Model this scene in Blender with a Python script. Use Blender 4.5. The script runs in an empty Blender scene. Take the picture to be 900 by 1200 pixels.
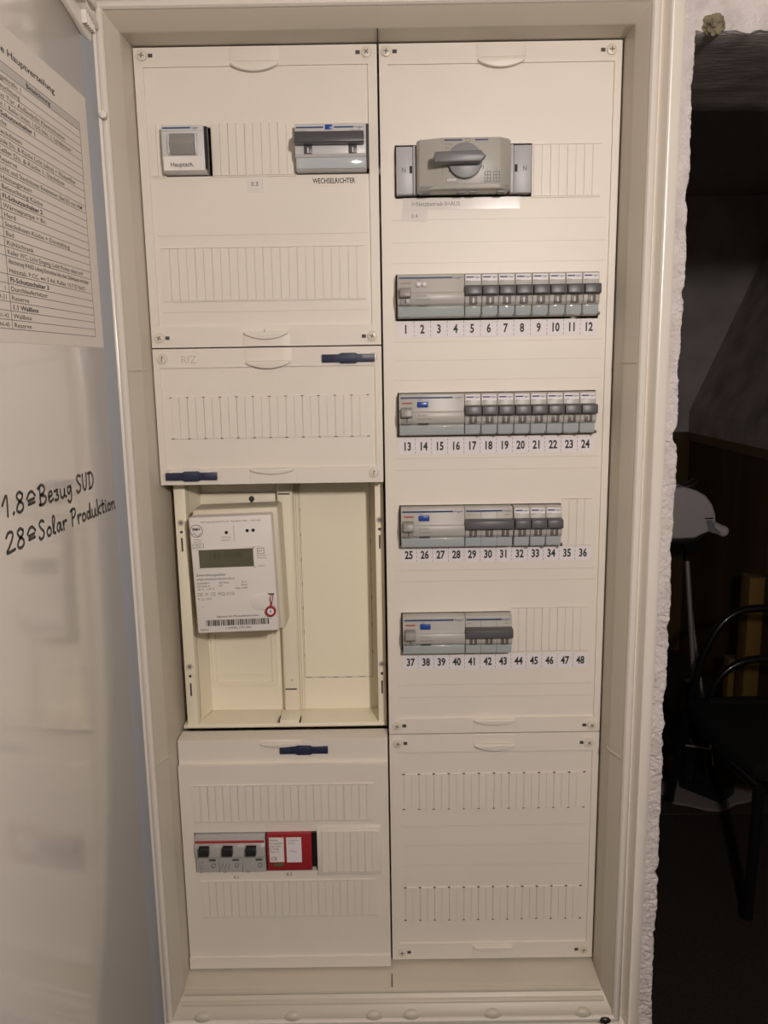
import bpy, bmesh, math, random
from mathutils import Vector, Matrix, noise
random.seed(7)
R = math.radians
FLOOR = 1.9          # cabinet cover top edge is 1.9 m above the floor; cabinet data below are in mm from there
scene = bpy.context.scene
COL = scene.collection

# ------------------------------------------------------------------ camera
cd = bpy.data.cameras.new('camera'); cam = bpy.data.objects.new('camera', cd); COL.objects.link(cam)
cd.sensor_fit = 'HORIZONTAL'; cd.sensor_width = 36; cd.lens = 960/900*36
cd.clip_start = 0.02
cam.location = (0.00144, -0.9036, FLOOR-0.319); cam.rotation_euler = (1.39096, 0.015403, -0.00013)
scene.camera = cam

# ------------------------------------------------------------------ world, lamp light, exposure
w = bpy.data.worlds.new('world'); scene.world = w; w.use_nodes = True
w.node_tree.nodes['Background'].inputs[0].default_value = (1, .9, .85, 1)
w.node_tree.nodes['Background'].inputs[1].default_value = 0.02
LAMP = (0.30, -1.22, FLOOR-.05); LAMP_STRENGTH = 500; LAMP_COLOR = (1, .89, .815)   # bare hanging bulb just behind the camera, built as a lamp at the end
vs = scene.view_settings; vs.view_transform = 'Standard'; vs.look = 'None'; vs.gamma = 1; vs.exposure = 0.0; vs.use_curve_mapping = False

# ------------------------------------------------------------------ materials
MATS = {}
def mat(name, col, rough=.5, metal=0, spec=.5, var=0, vscale=20, bump=0, bscale=200, coat=0, emit=0, alpha=1, trans=0, dirt=None, stretch=None):
    m = bpy.data.materials.new(name); m.use_nodes = True; nt = m.node_tree; b = nt.nodes['Principled BSDF']
    b.inputs['Base Color'].default_value = (*col, 1); b.inputs['Roughness'].default_value = rough; b.inputs['Metallic'].default_value = metal
    b.inputs['Specular IOR Level'].default_value = spec; b.inputs['Coat Weight'].default_value = coat; b.inputs['Coat Roughness'].default_value = .06
    if trans: b.inputs['Transmission Weight'].default_value = trans
    if emit: b.inputs['Emission Color'].default_value = (*col, 1); b.inputs['Emission Strength'].default_value = emit
    tc = None
    if var or bump:
        tc = nt.nodes.new('ShaderNodeTexCoord'); src = tc.outputs['Object']
        if stretch:
            mp = nt.nodes.new('ShaderNodeMapping'); mp.inputs['Scale'].default_value = stretch; nt.links.new(src, mp.inputs[0]); src = mp.outputs[0]
    if var:
        n = nt.nodes.new('ShaderNodeTexNoise'); n.inputs['Scale'].default_value = vscale; n.inputs['Detail'].default_value = 5; nt.links.new(src, n.inputs['Vector'])
        r = nt.nodes.new('ShaderNodeValToRGB'); d = dirt or tuple(c*(1-var) for c in col)
        r.color_ramp.elements[0].position = .3; r.color_ramp.elements[0].color = (*d, 1); r.color_ramp.elements[1].position = .62; r.color_ramp.elements[1].color = (*col, 1)
        nt.links.new(n.outputs['Fac'], r.inputs[0]); nt.links.new(r.outputs[0], b.inputs['Base Color'])
    if bump:
        n2 = nt.nodes.new('ShaderNodeTexNoise'); n2.inputs['Scale'].default_value = bscale; n2.inputs['Detail'].default_value = 6; nt.links.new(src, n2.inputs['Vector'])
        bp = nt.nodes.new('ShaderNodeBump'); bp.inputs['Strength'].default_value = bump; bp.inputs['Distance'].default_value = .003
        nt.links.new(n2.outputs['Fac'], bp.inputs['Height']); nt.links.new(bp.outputs[0], b.inputs['Normal'])
    MATS[name] = m; return m
cream = mat('cream_plastic', (.80, .745, .665), .42, var=.03, vscale=8, bump=.03, bscale=900)
liner = mat('liner_plastic', (.60, .55, .455), .38, var=.03, vscale=8)
ivory = mat('mount_plastic', (.88, .82, .66), .45, var=.03, vscale=10)
steel = mat('painted_steel', (.78, .73, .66), .22, var=.02, vscale=6)
doorm = mat('door_paint', (.74, .70, .65), .13, var=.03, vscale=3, coat=.3)
stripm = mat('strip_grey', (.34, .36, .40), .45)
hingew = mat('hinge_white', (.78, .74, .68), .35)
sgrey = mat('screw_plastic', (.72, .66, .55), .35)
dark = mat('dark_gap', (.02, .02, .02), .7)
slotm = mat('slot_dark', (.06, .055, .05), .6)
blue = mat('latch_blue', (.026, .032, .075), .4, var=.1, vscale=200)
body = mat('breaker_grey', (.47, .455, .42), .38, var=.03, vscale=40)
bodyl = mat('breaker_light', (.60, .60, .60), .35)
togd = mat('toggle_dark', (.085, .086, .092), .38)
togm = mat('toggle_mid', (.30, .285, .27), .38)
winm = mat('window_brown', (.13, .115, .105), .4)
flap = mat('flap_smoke', (.42, .465, .47), .10, coat=.6)
flapb = mat('flap_bright', (.52, .56, .58), .08, coat=.8)
prtb = mat('print_blue', (.02, .05, .17), .5)
prtk = mat('print_black', (.03, .03, .03), .6)
prtg = mat('print_grey', (.22, .21, .20), .6)
prtr = mat('print_red', (.40, .10, .08), .5)
paper = mat('label_paper', (.80, .76, .78), .5)
paperg = mat('label_glossy', (.80, .76, .72), .14, coat=.5)
nblk = mat('neutral_grey', (.46, .455, .475), .4)
swb = mat('switch_grey', (.42, .41, .365), .38, var=.03, vscale=40)
knobm = mat('knob_grey', (.24, .24, .255), .4)
hndm = mat('handle_grey', (.155, .155, .16), .38)
btnb = mat('button_blue', (.02, .07, .33), .3)
btnglint = mat('button_glint', (.85, .85, .85), .12, coat=.6)  # glint of a blue button, put into the colour
meterw = mat('meter_white', (.80, .755, .72), .38)
meterb = mat('meter_base', (.70, .64, .51), .42)
lcd = mat('lcd_olive', (.115, .112, .075), .18, coat=.5)
lcdd = mat('lcd_segment', (.055, .055, .035), .4)
redp = mat('arrester_red', (.34, .022, .03), .35)
redl = mat('stripe_red', (.42, .04, .04), .4)
seal = mat('seal_red', (.33, .02, .02), .35)
slsg = mat('sls_grey', (.46, .455, .44), .42)
blackp = mat('black_plastic_and_shade', (.012, .012, .013), .35)
greenl = mat('green_tag', (.09, .14, .06), .5)
sheetm = mat('sheet_paper', (.76, .70, .64), .45, var=.02, vscale=5)
sheeth = mat('sheet_header', (.55, .52, .49), .5)
penm = mat('marker_ink', (.035, .033, .03), .4)
plaster = mat('plaster_white', (.74, .69, .675), .9, var=.3, vscale=55, bump=1.0, bscale=230, dirt=(.60, .55, .53))
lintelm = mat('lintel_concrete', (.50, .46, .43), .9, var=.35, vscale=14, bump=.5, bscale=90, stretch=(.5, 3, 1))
wallw = mat('room_wall', (.40, .37, .34), .8, var=.05, vscale=3, bump=.1, bscale=60)
ceilm = mat('ceiling_paint', (.40, .37, .34), .85, bump=.1, bscale=60)
carpet = mat('dark_carpet', (.050, .039, .034), .95, var=.4, vscale=120, bump=.5, bscale=500)
backw = mat('back_wall', (.82, .76, .76), .85, var=.2, vscale=5, bump=.2, bscale=40)
slopew = mat('slope_wall', (.78, .68, .67), .85, var=.4, vscale=7, bump=.2, bscale=40)
woodp = mat('brown_board', (.19, .12, .05), .6, var=.5, vscale=5, bump=.3, bscale=40, stretch=(1, 1, .12))
ledgem = mat('ledge_wood', (.30, .21, .10), .6, var=.3, vscale=5, stretch=(1, .15, 1))
yellw = mat('yellow_timber', (.36, .21, .05), .6, var=.3, vscale=8, stretch=(1, 1, .1))
chrome = mat('chrome', (.85, .85, .86), .38, metal=.75)
blackm = mat('black_metal', (.012, .012, .014), .28, coat=.4)
blackf = mat('black_fabric', (.008, .008, .009), .9, bump=.3, bscale=400)
whitep = mat('white_plastic_far', (.74, .69, .70), .45)
bluegr = mat('blue_grey_trim', (.30, .34, .37), .4)
cloth = mat('pale_cloth', (.36, .32, .32), .9, bump=.3, bscale=80)
stepm = mat('step_floor', (.075, .058, .045), .7, var=.3, vscale=10)
foamm = mat('brown_foam', (.27, .235, .15), .95, var=.6, vscale=180, bump=1, bscale=300, dirt=(.05, .04, .025))
diff = mat('lamp_glow', LAMP_COLOR, .4, emit=LAMP_STRENGTH)
dirtm = mat('dirt_dark', (.05, .04, .035), .9)

# ------------------------------------------------------------------ mesh helpers (mm)
class MB:
    def __init__(s): s.v = []; s.f = []
    def add(s, vs_, fs):
        o = len(s.v); s.v += [tuple(p) for p in vs_]; s.f += [tuple(i+o for i in f) for f in fs]; return s
    def box(s, x0, x1, y0, y1, z0, z1):
        x0, x1 = min(x0, x1), max(x0, x1); y0, y1 = min(y0, y1), max(y0, y1); z0, z1 = min(z0, z1), max(z0, z1)
        return s.add([(x0,y0,z0),(x1,y0,z0),(x1,y1,z0),(x0,y1,z0),(x0,y0,z1),(x1,y0,z1),(x1,y1,z1),(x0,y1,z1)],
              [(0,3,2,1),(4,5,6,7),(0,1,5,4),(1,2,6,5),(2,3,7,6),(3,0,4,7)])
    def prism(s, pts, a, b, axis):
        n = len(pts); P = []
        for t in (a, b):
            for p, q in pts: P.append({'x': (t,p,q), 'y': (p,t,q), 'z': (p,q,t)}[axis])
        F = [tuple(range(n))[::-1], tuple(range(n, 2*n))] + [(i, (i+1)%n, n+(i+1)%n, n+i) for i in range(n)]
        return s.add(P, F)
    def cyl(s, cx, cz, r, y0, y1, n=24, rx=None):
        return s.prism([(cx+(rx or r)*math.cos(2*math.pi*i/n), cz+r*math.sin(2*math.pi*i/n)) for i in range(n)], y0, y1, 'y')
    def ring(s, cx, cz, r0, r1, y0, y1, n=28):
        o = []
        for y in (y0, y1):
            for r in (r0, r1):
                o += [(cx+r*math.cos(2*math.pi*i/n), y, cz+r*math.sin(2*math.pi*i/n)) for i in range(n)]
        F = []
        for i in range(n):
            j = (i+1) % n
            F += [(i, j, n+j, n+i), (2*n+i, 3*n+i, 3*n+j, 2*n+j), (i, 2*n+i, 2*n+j, j), (n+i, n+j, 3*n+j, 3*n+i)]
        return s.add(o, F)
    def tube(s, path, r, n=10, caps=True):
        P = [Vector(p) for p in path]; rr = r if isinstance(r, (list, tuple)) else [r]*len(P); V = []; up = None
        for i, p in enumerate(P):
            t = (P[min(i+1, len(P)-1)]-P[max(i-1, 0)]).normalized()
            if up is None: up = t.orthogonal().normalized()
            up = (up-t*up.dot(t)).normalized(); sd = t.cross(up)
            V += [tuple(p+rr[i]*(math.cos(2*math.pi*k/n)*up+math.sin(2*math.pi*k/n)*sd)) for k in range(n)]
        F = [(i*n+k, i*n+(k+1)%n, (i+1)*n+(k+1)%n, (i+1)*n+k) for i in range(len(P)-1) for k in range(n)]
        if caps: F += [tuple(range(n))[::-1], tuple(range((len(P)-1)*n, len(P)*n))]
        return s.add(V, F)
    def blob(s, c, rad, nu=20, nv=12, fn=None):
        V = []; F = []
        for j in range(nv+1):
            th = math.pi*j/nv
            for i in range(nu):
                ph = 2*math.pi*i/nu; d = Vector((math.sin(th)*math.cos(ph), math.sin(th)*math.sin(ph), math.cos(th))); k = fn(d) if fn else 1
                V.append((c[0]+rad[0]*d.x*k, c[1]+rad[1]*d.y*k, c[2]+rad[2]*d.z*k))
        for j in range(nv):
            for i in range(nu):
                a, b = j*nu+i, j*nu+(i+1) % nu; F.append((a, b, b+nu, a+nu))
        return s.add(V, F)
    def mesh(s, name, m, bevel=0, seg=2, smooth=False, recalc=True):
        bm = bmesh.new(); vv = [bm.verts.new((p[0]*.001, p[1]*.001, p[2]*.001)) for p in s.v]
        for f in s.f:
            try: bm.faces.new([vv[i] for i in f])
            except ValueError: pass
        if smooth or recalc: bmesh.ops.remove_doubles(bm, verts=bm.verts, dist=1e-6)
        if recalc: bmesh.ops.recalc_face_normals(bm, faces=bm.faces)
        if bevel:
            es = [e for e in bm.edges if len(e.link_faces) == 2 and e.calc_face_angle(0) > .5]
            bmesh.ops.bevel(bm, geom=es, offset=bevel*.001, segments=seg, affect='EDGES', profile=.5, clamp_overlap=True)
        me = bpy.data.meshes.new(name); bm.to_mesh(me); bm.free()
        if smooth or bevel:
            for p in me.polygons: p.use_smooth = True
            if hasattr(me, 'set_sharp_from_angle'): me.set_sharp_from_angle(angle=R(40 if smooth else 25))
        me.materials.append(m); return me
    def build(s, name, m, parent=None, bevel=0, seg=2, smooth=False, loc=None):
        o = bpy.data.objects.new(name, s.mesh(name, m, bevel, seg, smooth)); COL.objects.link(o); o.parent = parent
        if loc: o.location = loc
        return o
def link(name, me, parent=None, loc=None):
    o = bpy.data.objects.new(name, me); COL.objects.link(o); o.parent = parent
    if loc: o.location = tuple(c*.001 for c in loc)
    return o
def W(x, y, z): return (x*.001, y*.001, z*.001+FLOOR)
def thing(name, label, cat, x=0, y=0, z=0, group=None):
    o = bpy.data.objects.new(name, None); COL.objects.link(o); o.location = W(x, y, z); o.empty_display_size = .02
    o['label'] = label; o['category'] = cat
    if group: o['group'] = group
    return o
def tag(o, label, cat, group=None):
    o['label'] = label; o['category'] = cat
    if group: o['group'] = group
    return o
def struct(o): o['kind'] = 'structure'; return o
def copy_tree(o, parent=None):
    c = o.copy(); COL.objects.link(c); c.parent = parent
    for ch in list(o.children): copy_tree(ch, c)
    return c
TC = {}
def text_mesh(s, cap, m, facing='F', align='LEFT', xs=1., bold=0., mono=None):
    key = (s, cap, m.name, facing, align, xs, bold)
    if key in TC: return TC[key]
    cu = bpy.data.curves.new('t', 'FONT'); cu.body = s; cu.size = cap/.73*.001; cu.align_x = align; cu.resolution_u = 2; cu.offset = bold*.001
    if mono: cu.space_character = mono
    o = bpy.data.objects.new('t', cu); COL.objects.link(o)
    dg = bpy.context.evaluated_depsgraph_get(); me = bpy.data.meshes.new_from_object(o.evaluated_get(dg))
    bpy.data.objects.remove(o); bpy.data.curves.remove(cu)
    for v in me.vertices:
        x, y = v.co.x*xs, v.co.y
        v.co = (x, 0, y) if facing == 'F' else (0, x, y)
    me.materials.clear(); me.materials.append(m); me.name = 'printed_text'
    TC[key] = me; return me
def text(s, cap, x, y, z, m, parent, name='printed_text', **k):
    return link(name, text_mesh(s, cap, m, **k), parent, (x, y, z))

# ================================================================== THE SETTING
def S(name, mb, m, **k): return struct(mb.build(name, m, None, loc=(0, 0, FLOOR), **k))
ZF = -1900; ZC = 480
XL, XR, YB = -1700, 2300, -3400      # front room
YW, YW2 = -45, 218                  # faces of the wall the cabinet is set into
XE = 311                            # its rough right end
LZ = -9                             # underside of the lintel
YF = 3420                           # far wall
S('floor', MB().box(XL-100, XR+100, YB-100, YF+100, ZF-60, ZF), carpet)
S('ceiling', MB().box(XL-100, XR+100, YB-100, YF+100, ZC, ZC+60), ceilm)
S('wall_left', MB().box(XL-100, XL, YB, YF, ZF, ZC), wallw)
S('wall_rear', MB().box(XL, XR, YB-100, YB, ZF, ZC), wallw)
S('wall_right', MB().box(XR, XR+100, YB, YW, ZF, ZC), wallw)
wf = MB().box(XL, -288, YW, YW2, ZF, ZC).box(-288, 284, YW, YW2, 42, ZC).box(-288, 284, YW, YW2, ZF, -1108)
wf.box(-288, 284, 150, YW2, -1108, 42)
wf.box(1900, XR, YW, YW2, ZF, ZC)
S('wall_front', wf, plaster)
# plastered wall end right of the cabinet: uneven face, broken arris
def fbm(x, z, k): return noise.fractal(Vector((x*k, z*k, 3.1)), 1, 2, 5)
def rough_end():
    mb = MB(); V = []; F = []; nz = 900; xs_ = [284, 288, 291, 293, 295, 297, 299, 301, 302.5, 304, 305.5, 307, 308.2, 309.3, 310.2, 311]
    zs_ = [42+(-1150-42)*i/(nz-10) for i in range(nz-9)]+[-1150+(ZF+1150)*i/10 for i in range(1, 11)]
    chips = ((-398, 5.5, 6), (-404, 2, 3), (-330, 3, 18), (-160, 3, 14), (-700, 4.5, 14), (-735, 3, 8), (-905, 4, 5), (-255, 2.5, 6), (-520, 2, 8), (-610, 2, 5), (-985, 2.5, 9), (-60, 2, 9))
    for z in zs_:
        e = 1.3*fbm(0, z, .012)+.8*fbm(7, z, .05)+.9*fbm(3, z, .13)+.6*fbm(11, z, .35)+(-z/1000)*4-4.0
        cut = sum(d*math.exp(-((z-c)/r)**2) for c, d, r in chips)
        for i, x in enumerate(xs_):
            k = i/(len(xs_)-1); xx = x+(e-cut)*k**1.5
            y = YW+.8*fbm(x, z, .045)+.75*fbm(x, z+50, .15)+.5*fbm(x, z+90, .4)
            if k > .8: y += 5*((k-.8)/.2)**2*(.7+.5*fbm(5, z, .1))
            crack = abs(fbm(x*.6, z, .022)-.15)
            if crack < .05: y += 1.4*(1-crack/.05)
            V.append((xx, y, z))
        for y in (YW+22, 80, 150, YW2): V.append((XE+2*fbm(y, z, .03), y, z))
    n = len(xs_)+4
    for j in range(nz):
        for i in range(n-1): F.append((j*n+i, j*n+i+1, (j+1)*n+i+1, (j+1)*n+i))
    mb.add(V, F); return mb
S('wall_end', rough_end(), plaster, smooth=True)
def lintel():
    mb = MB(); V = []; F = []; xs_ = [300+i*5 for i in range(120)]+[1000, 1300, 1900]
    rows = []
    for x in xs_:
        r = [(x, YW, ZC), (x, YW, 60)]
        for z in (40, 25, 10, 0): r.append((x, YW+1.5*fbm(x, z, .04), z))
        e = 2.2*fbm(x, 2, .06)+1.4*fbm(x, 9, .17)
        r += [(x, YW+3, LZ+e), (x, YW+9+2*fbm(x, 3, .05), LZ-1+e*.5)]
        for y in (0, 30, 60, 95, 130, 165, 195): r.append((x, y, LZ-1+1.6*fbm(x*.3, y, .05)))
        r += [(x, YW2, LZ+2*fbm(x, 31, .05)), (x, YW2, ZC)]
        rows.append(r)
    n = len(rows[0])
    for r in rows: V += r
    for j in range(len(rows)-1):
        for i in range(n-1): F.append((j*n+i, (j+1)*n+i, (j+1)*n+i+1, j*n+i+1))
    mb.add(V, F)
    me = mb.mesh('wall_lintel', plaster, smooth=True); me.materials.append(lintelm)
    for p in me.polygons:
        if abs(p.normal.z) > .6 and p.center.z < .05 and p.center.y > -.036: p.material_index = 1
    o = bpy.data.objects.new('wall_lintel', me); COL.objects.link(o); o.location = (0, 0, FLOOR); return struct(o)
lintel()
# the unlit room behind the opening
S('wall_back', MB().box(XL, XR+400, YF, YF+100, ZF, ZC).box(1100, 1700, YF-6, YF, -206, -199), backw)
S('trim_1', MB().box(XL, 1600, YF-14, YF, -206-26, -206-20), backw)
sw = MB().prism([(1600, -592), (1600+354*1.25, -592+819*1.25), (1600+354*1.25+120, -592+819*1.25), (1720, -592)], YW2, YF, 'y')
S('wall_slope', sw, slopew)
S('wall_side', MB().box(1600, 1720, YW2, YF, ZF, -740), woodp)
S('trim_4', MB().box(XL, 1600, YF-25, YF, ZF, -740).box(XL, 1600, YF-40, YF, -740, -700), woodp)
S('trim_2', MB().box(1585, 1720, YW2, YF, -740, -700), ledgem)
S('trim_3', MB().box(1600, 1720, YW2, YF, -700, -592), slopew)
S('floor_step', MB().box(XL, 1600, 1745, YF, ZF, ZF+4), stepm)

# ================================================================== CABINET
cab = thing('distribution_cabinet', 'cream flush-mounted electrical distribution cabinet with wide open steel door', 'cabinet', 0, YW, -1108)
cab.location = (0, 0, FLOOR)
def loops(mb, L):
    """sweep of rectangles (x0,x1,z0,z1,y)"""
    V = []; F = []
    for x0, x1, z0, z1, y in L: V += [(x0,y,z0),(x1,y,z0),(x1,y,z1),(x0,y,z1)]
    for j in range(len(L)-1):
        for i in range(4): F.append((4*j+i, 4*j+(i+1)%4, 4*j+4+(i+1)%4, 4*j+4+i))
    return mb.add(V, F)
def rl(h, zt, zb, y): return (-h, h, zb, zt, y)
# moulded liner between the covers and the frame
lm = loops(MB(), [rl(250.6, 1.6, -1054, 90), rl(250.4, 1.4, -1054, 4), rl(250.3, 1, -1057, -30), rl(250.4, .7, -1058, -36), rl(250.6, 1, -1058.8, -37.5), rl(251.3, 1.8, -1060.5, -39), rl(258, 11, -1074, -56), rl(259.2, 12.6, -1079, -58), rl(260.5, 14, -1081, -50)])
o = lm.build('liner', liner, cab, smooth=True)
MB().box(-262, 262, 92, 96, -1082, 16).build('back_panel', liner, cab)
# painted steel front frame
fm = loops(MB(), [rl(260, 13.5, -1081, -40), rl(259.4, 13, -1080.5, -57), rl(260, 13.6, -1081, -60), rl(261.5, 15, -1082.3, -61.6), rl(264.5, 18, -1085, -61.8), rl(267, 20.5, -1087.5, -60.5),
   rl(269.5, 23.5, -1090, -55), rl(271, 25.5, -1091.5, -47.5), rl(273, 27.5, -1093.5, -46.2), rl(274.3, 28.8, -1095, -47.5), rl(277, 31.5, -1097.6, -60), rl(278, 32.5, -1098.6, -62), rl(279.5, 34, -1100, -62.8), rl(287.5, 42, -1108, -62.8), rl(289.5, 44, -1110, -61.5), rl(290, 44.5, -1110.5, -58), rl(290, 44.5, -1110.5, YW+1)])
fm.build('front_frame', steel, cab, smooth=True)
for zz in ((-.4, 2.0), (-1058.5, -1056)):
    MB().box(-.6, .6, -37, 0, zz[0]-.2, zz[1]+.2).build('liner_seam', slotm, cab)
for sx in (-1, 1):
    for zj in (-322, -755):
        MB().prism([(sx*252.4, 2), (sx*251, -36), (sx*259, -57), (sx*258, -58.6), (sx*250.3, -40.5), (sx*249.4, -36), (sx*250.8, 2)], zj-1.2, zj+1.2, 'z').build('liner_joint', liner, cab, bevel=.4)
for bx_ in (-225, -118, -22, 22, 118, 225):
    MB().blob((bx_, -55, -1079), (11, 6, 7), 18, 10).build('liner_boss', liner, cab, smooth=True)
MB().prism([(-37, -1056.5), (-40.5, -1057.5), (-41.5, -1060), (-41, -1062.5), (-36, -1061)], -250, 250, 'x').build('liner_lip', liner, cab, bevel=.6)
MB().prism([(-46, -1064), (-49.5, -1066), (-50.5, -1068.5), (-46, -1070)], -252, 252, 'x').build('liner_lip', liner, cab, bevel=.6)
MB().cyl(252, -1094, 4.5, -62, -54, 16).build('corner_rivet', hingew, cab, bevel=.8)
MB().blob((250, -63.2, -1083), (6.5, 3, 4), 14, 8, lambda d: 1+.25*noise.noise(d*3)).build('rubber_stop', blackp, cab, smooth=True)
# open door, hinged on the left, standing out at right angles
XD = -273
door = MB().box(XD-20, XD-1.5, -590, -62, -1098, 30).build('door', doorm, cab, bevel=1.2)
MB().box(XD-1.5, XD, -588, -84, -1094, 26).build('inner_sheet', doorm, door, bevel=.3)
MB().prism([(XD-1.6, -84), (XD, -84), (XD+5.5, -67), (XD+6, -64), (XD-1.6, -63.5)], -1090, 22, 'z').build('door_strip', stripm, door, bevel=.4)  # sloped blue-grey strip along the door's hinge edge
MB().prism([(XD-1.6, -63.4), (XD+6, -66.5), (XD+8, -66), (XD+8.5, -64.5), (XD-8, -64)], -1096, 28, 'z').build('door_edge', steel, door, bevel=.4)
# top hinge clip
h = MB().prism([(-136, 28), (-66, 28), (-65, -12), (-70, -19), (-86, -17), (-104, -12), (-136, -6)], XD+.2, XD+5, 'x').build('hinge_bracket', hingew, door, bevel=1)
for k in range(5): MB().box(XD+5, XD+10, -92+k*5-1.1, -92+k*5+1.1, -11, 6).build('hinge_rib', hingew, door, bevel=.4)
MB().box(XD+5, XD+16, -122, -106, 2, 10).build('hinge_pin', hingew, door, bevel=1)
MB().box(XD+5, XD+13, -96, -70, 9, 20).build('hinge_latch', hingew, door, bevel=1)
MB().prism([(-104, 8), (-66, -2), (-66, -7), (-104, 3)], XD+5, XD+12, 'x').build('hinge_arm', hingew, door, bevel=.6)
for zc, r_ in ((-82, 3.5), (-1086, 9)):
    MB().cyl(-262.5, zc, r_, -70, -63.5, 16).build('hinge_knuckle', hingew, door, bevel=.8)

# handwriting on the door
G = {'1': (.5, [[(.05,.6),(.32,1),(.3,0)]]), '.': (.25, [[(.1,.02),(.14,.08)]]), '2': (.6, [[(.05,.8),(.2,1),(.42,.95),(.42,.7),(.2,.3),(.02,.02),(.5,.05)]]),
 '8': (.62, [[(.45,.85),(.28,1),(.1,.85),(.2,.6),(.42,.38),(.42,.12),(.22,0),(.05,.15),(.15,.42),(.4,.65),(.45,.85)]]),
 '=': (.75, [[(.05,.55),(.2,.8),(.4,.84),(.58,.6)], [(.12,.42),(.5,.46)], [(.12,.24),(.52,.26)]]),
 'B': (.6, [[(.1,0),(.12,1)], [(.0,.9),(.25,1.05),(.45,.85),(.35,.6),(.14,.52),(.42,.42),(.5,.2),(.3,0),(.02,.04)]]),
 'e': (.42, [[(.05,.28),(.3,.36),(.26,.55),(.1,.5),(.05,.2),(.16,0),(.36,.1)]]), 'z': (.42, [[(.03,.5),(.3,.52),(.18,.3),(.32,.2),(.25,0),(.05,.02)]]),
 'u': (.5, [[(.05,.5),(.06,.12),(.18,0),(.32,.15),(.36,.5),(.36,.1),(.46,.0)]]), 'g': (.46, [[(.34,.5),(.12,.5),(.06,.25),(.2,.12),(.34,.45),(.34,-.2),(.2,-.4),(.06,-.25)]]),
 'S': (.5, [[(.4,.9),(.22,1),(.08,.82),(.2,.55),(.36,.35),(.3,.08),(.1,.0),(.02,.15)]]), 'U': (.5, [[(.06,1),(.06,.25),(.2,.02),(.34,.3),(.38,1)]]),
 'D': (.55, [[(.1,0),(.12,1)], [(0,.95),(.3,.95),(.46,.55),(.32,.1),(.05,0)]]), 'o': (.42, [[(.2,.48),(.06,.3),(.12,.03),(.3,.05),(.34,.35),(.2,.48)]]),
 'l': (.3, [[(.05,.1),(.22,.8),(.14,1),(.06,.8),(.1,.1),(.22,.02)]]), 'a': (.46, [[(.32,.46),(.12,.48),(.05,.18),(.18,.02),(.32,.4),(.34,.08),(.42,.02)]]),
 'r': (.36, [[(.05,.5),(.08,0)], [(.08,.3),(.2,.5),(.32,.45)]]), 'P': (.52, [[(.1,0),(.12,1)], [(0,.9),(.3,1),(.42,.78),(.3,.52),(.12,.46)]]),
 'd': (.46, [[(.3,.42),(.12,.46),(.05,.18),(.18,.02),(.32,.35),(.36,1),(.34,.1),(.42,.02)]]), 'k': (.42, [[(.06,1),(.08,0)], [(.32,.52),(.1,.26),(.36,0)]]),
 't': (.34, [[(.15,.85),(.15,.1),(.26,.02)], [(.02,.55),(.3,.58)]]), 'i': (.24, [[(.08,.48),(.1,.05),(.18,.02)], [(.1,.7),(.12,.75)]]), 'n': (.46, [[(.05,.48),(.07,0)], [(.07,.32),(.2,.48),(.32,.36),(.33,.04),(.42,0)]]), ' ': (.3, [])}
def hand(line, y, z, hgt, slope, xst=2., name='handwriting'):
    mb = MB()
    for ch in line:
        wd, st = G[ch]
        for p in st:
            Q = [(XD+.3, y+a*hgt*.95*xst, z+b*hgt+a*hgt*slope) for a, b in p]
            # smooth polyline
            if len(Q) > 2:
                T = []
                for i in range(len(Q)-1):
                    p0, p1, p2, p3 = (Vector(Q[max(i-1, 0)]), Vector(Q[i]), Vector(Q[i+1]), Vector(Q[min(i+2, len(Q)-1)]))
                    for t in (0, .25, .5, .75): T.append(.5*((2*p1)+(p2-p0)*t+(2*p0-5*p1+4*p2-p3)*t*t+(3*p1-p0-3*p2+p3)*t**3))
                Q = T+[Vector(Q[-1])]
            Q = [Vector((XD+.0+.15, q[1], q[2])) for q in map(Vector, Q)]
            o = len(mb.v); r = 1.3
            # flat ribbon with round dots
            for i, q in enumerate(Q):
                t = (Q[min(i+1, len(Q)-1)]-Q[max(i-1, 0)]).normalized(); nrm = Vector((0, -t.z, t.y))*r
                mb.v += [tuple(q+nrm), tuple(q-nrm)]
            mb.f += [(o+2*i, o+2*i+1, o+2*i+3, o+2*i+2) for i in range(len(Q)-1)]
            for q in (Q[0], Q[-1]):
                o = len(mb.v); mb.v += [(q.x, q.y+r*math.cos(k*math.pi/4), q.z+r*math.sin(k*math.pi/4)) for k in range(8)]; mb.f.append(tuple(range(o, o+8)))
        y += wd*hgt*xst; z += wd*hgt*slope*xst
    ob = mb.build(name, penm, door); return ob

hand('1.8=Bezug SUD', -328, -424, 15, -.03, 1.98)
hand('28=Solar Produktion', -327, -450.5, 14.5, -.035, 1.98)

# circuit list taped to the door
sh = thing('circuit_list', 'printed circuit list sheet with ruled table rows on the open door', 'paper', XD, -330, -296)
sh.location = (0, 0, FLOOR)
MB().box(XD+.05, XD+.25, -330, -85, -300, -72).build('sheet', sheetm, sh)
MB().box(XD+.26, XD+.32, -328, -106, -106.4, -99.4).build('header_band', sheeth, sh)
NR = 28; ZT, ZB2 = -106.4, -290.
zr = [ZT+(ZB2-ZT)*i/NR for i in range(NR+1)]
for i, z in enumerate([-99.4]+zr):
    if i-1 == 21: continue
    MB().box(XD+.26, XD+.34, -328, -106, z-.28, z+.28).build('table_rule', prtg, sh)
for y in (-106, -283): MB().box(XD+.26, XD+.34, y-.5, y+.5, ZB2, -99.4).build('table_rule', prtg, sh)
text('Legende Hauptverteilung', 5, XD+.36, -300, -92, prtk, sh, facing='D', xs=2.0, bold=.12)
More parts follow.
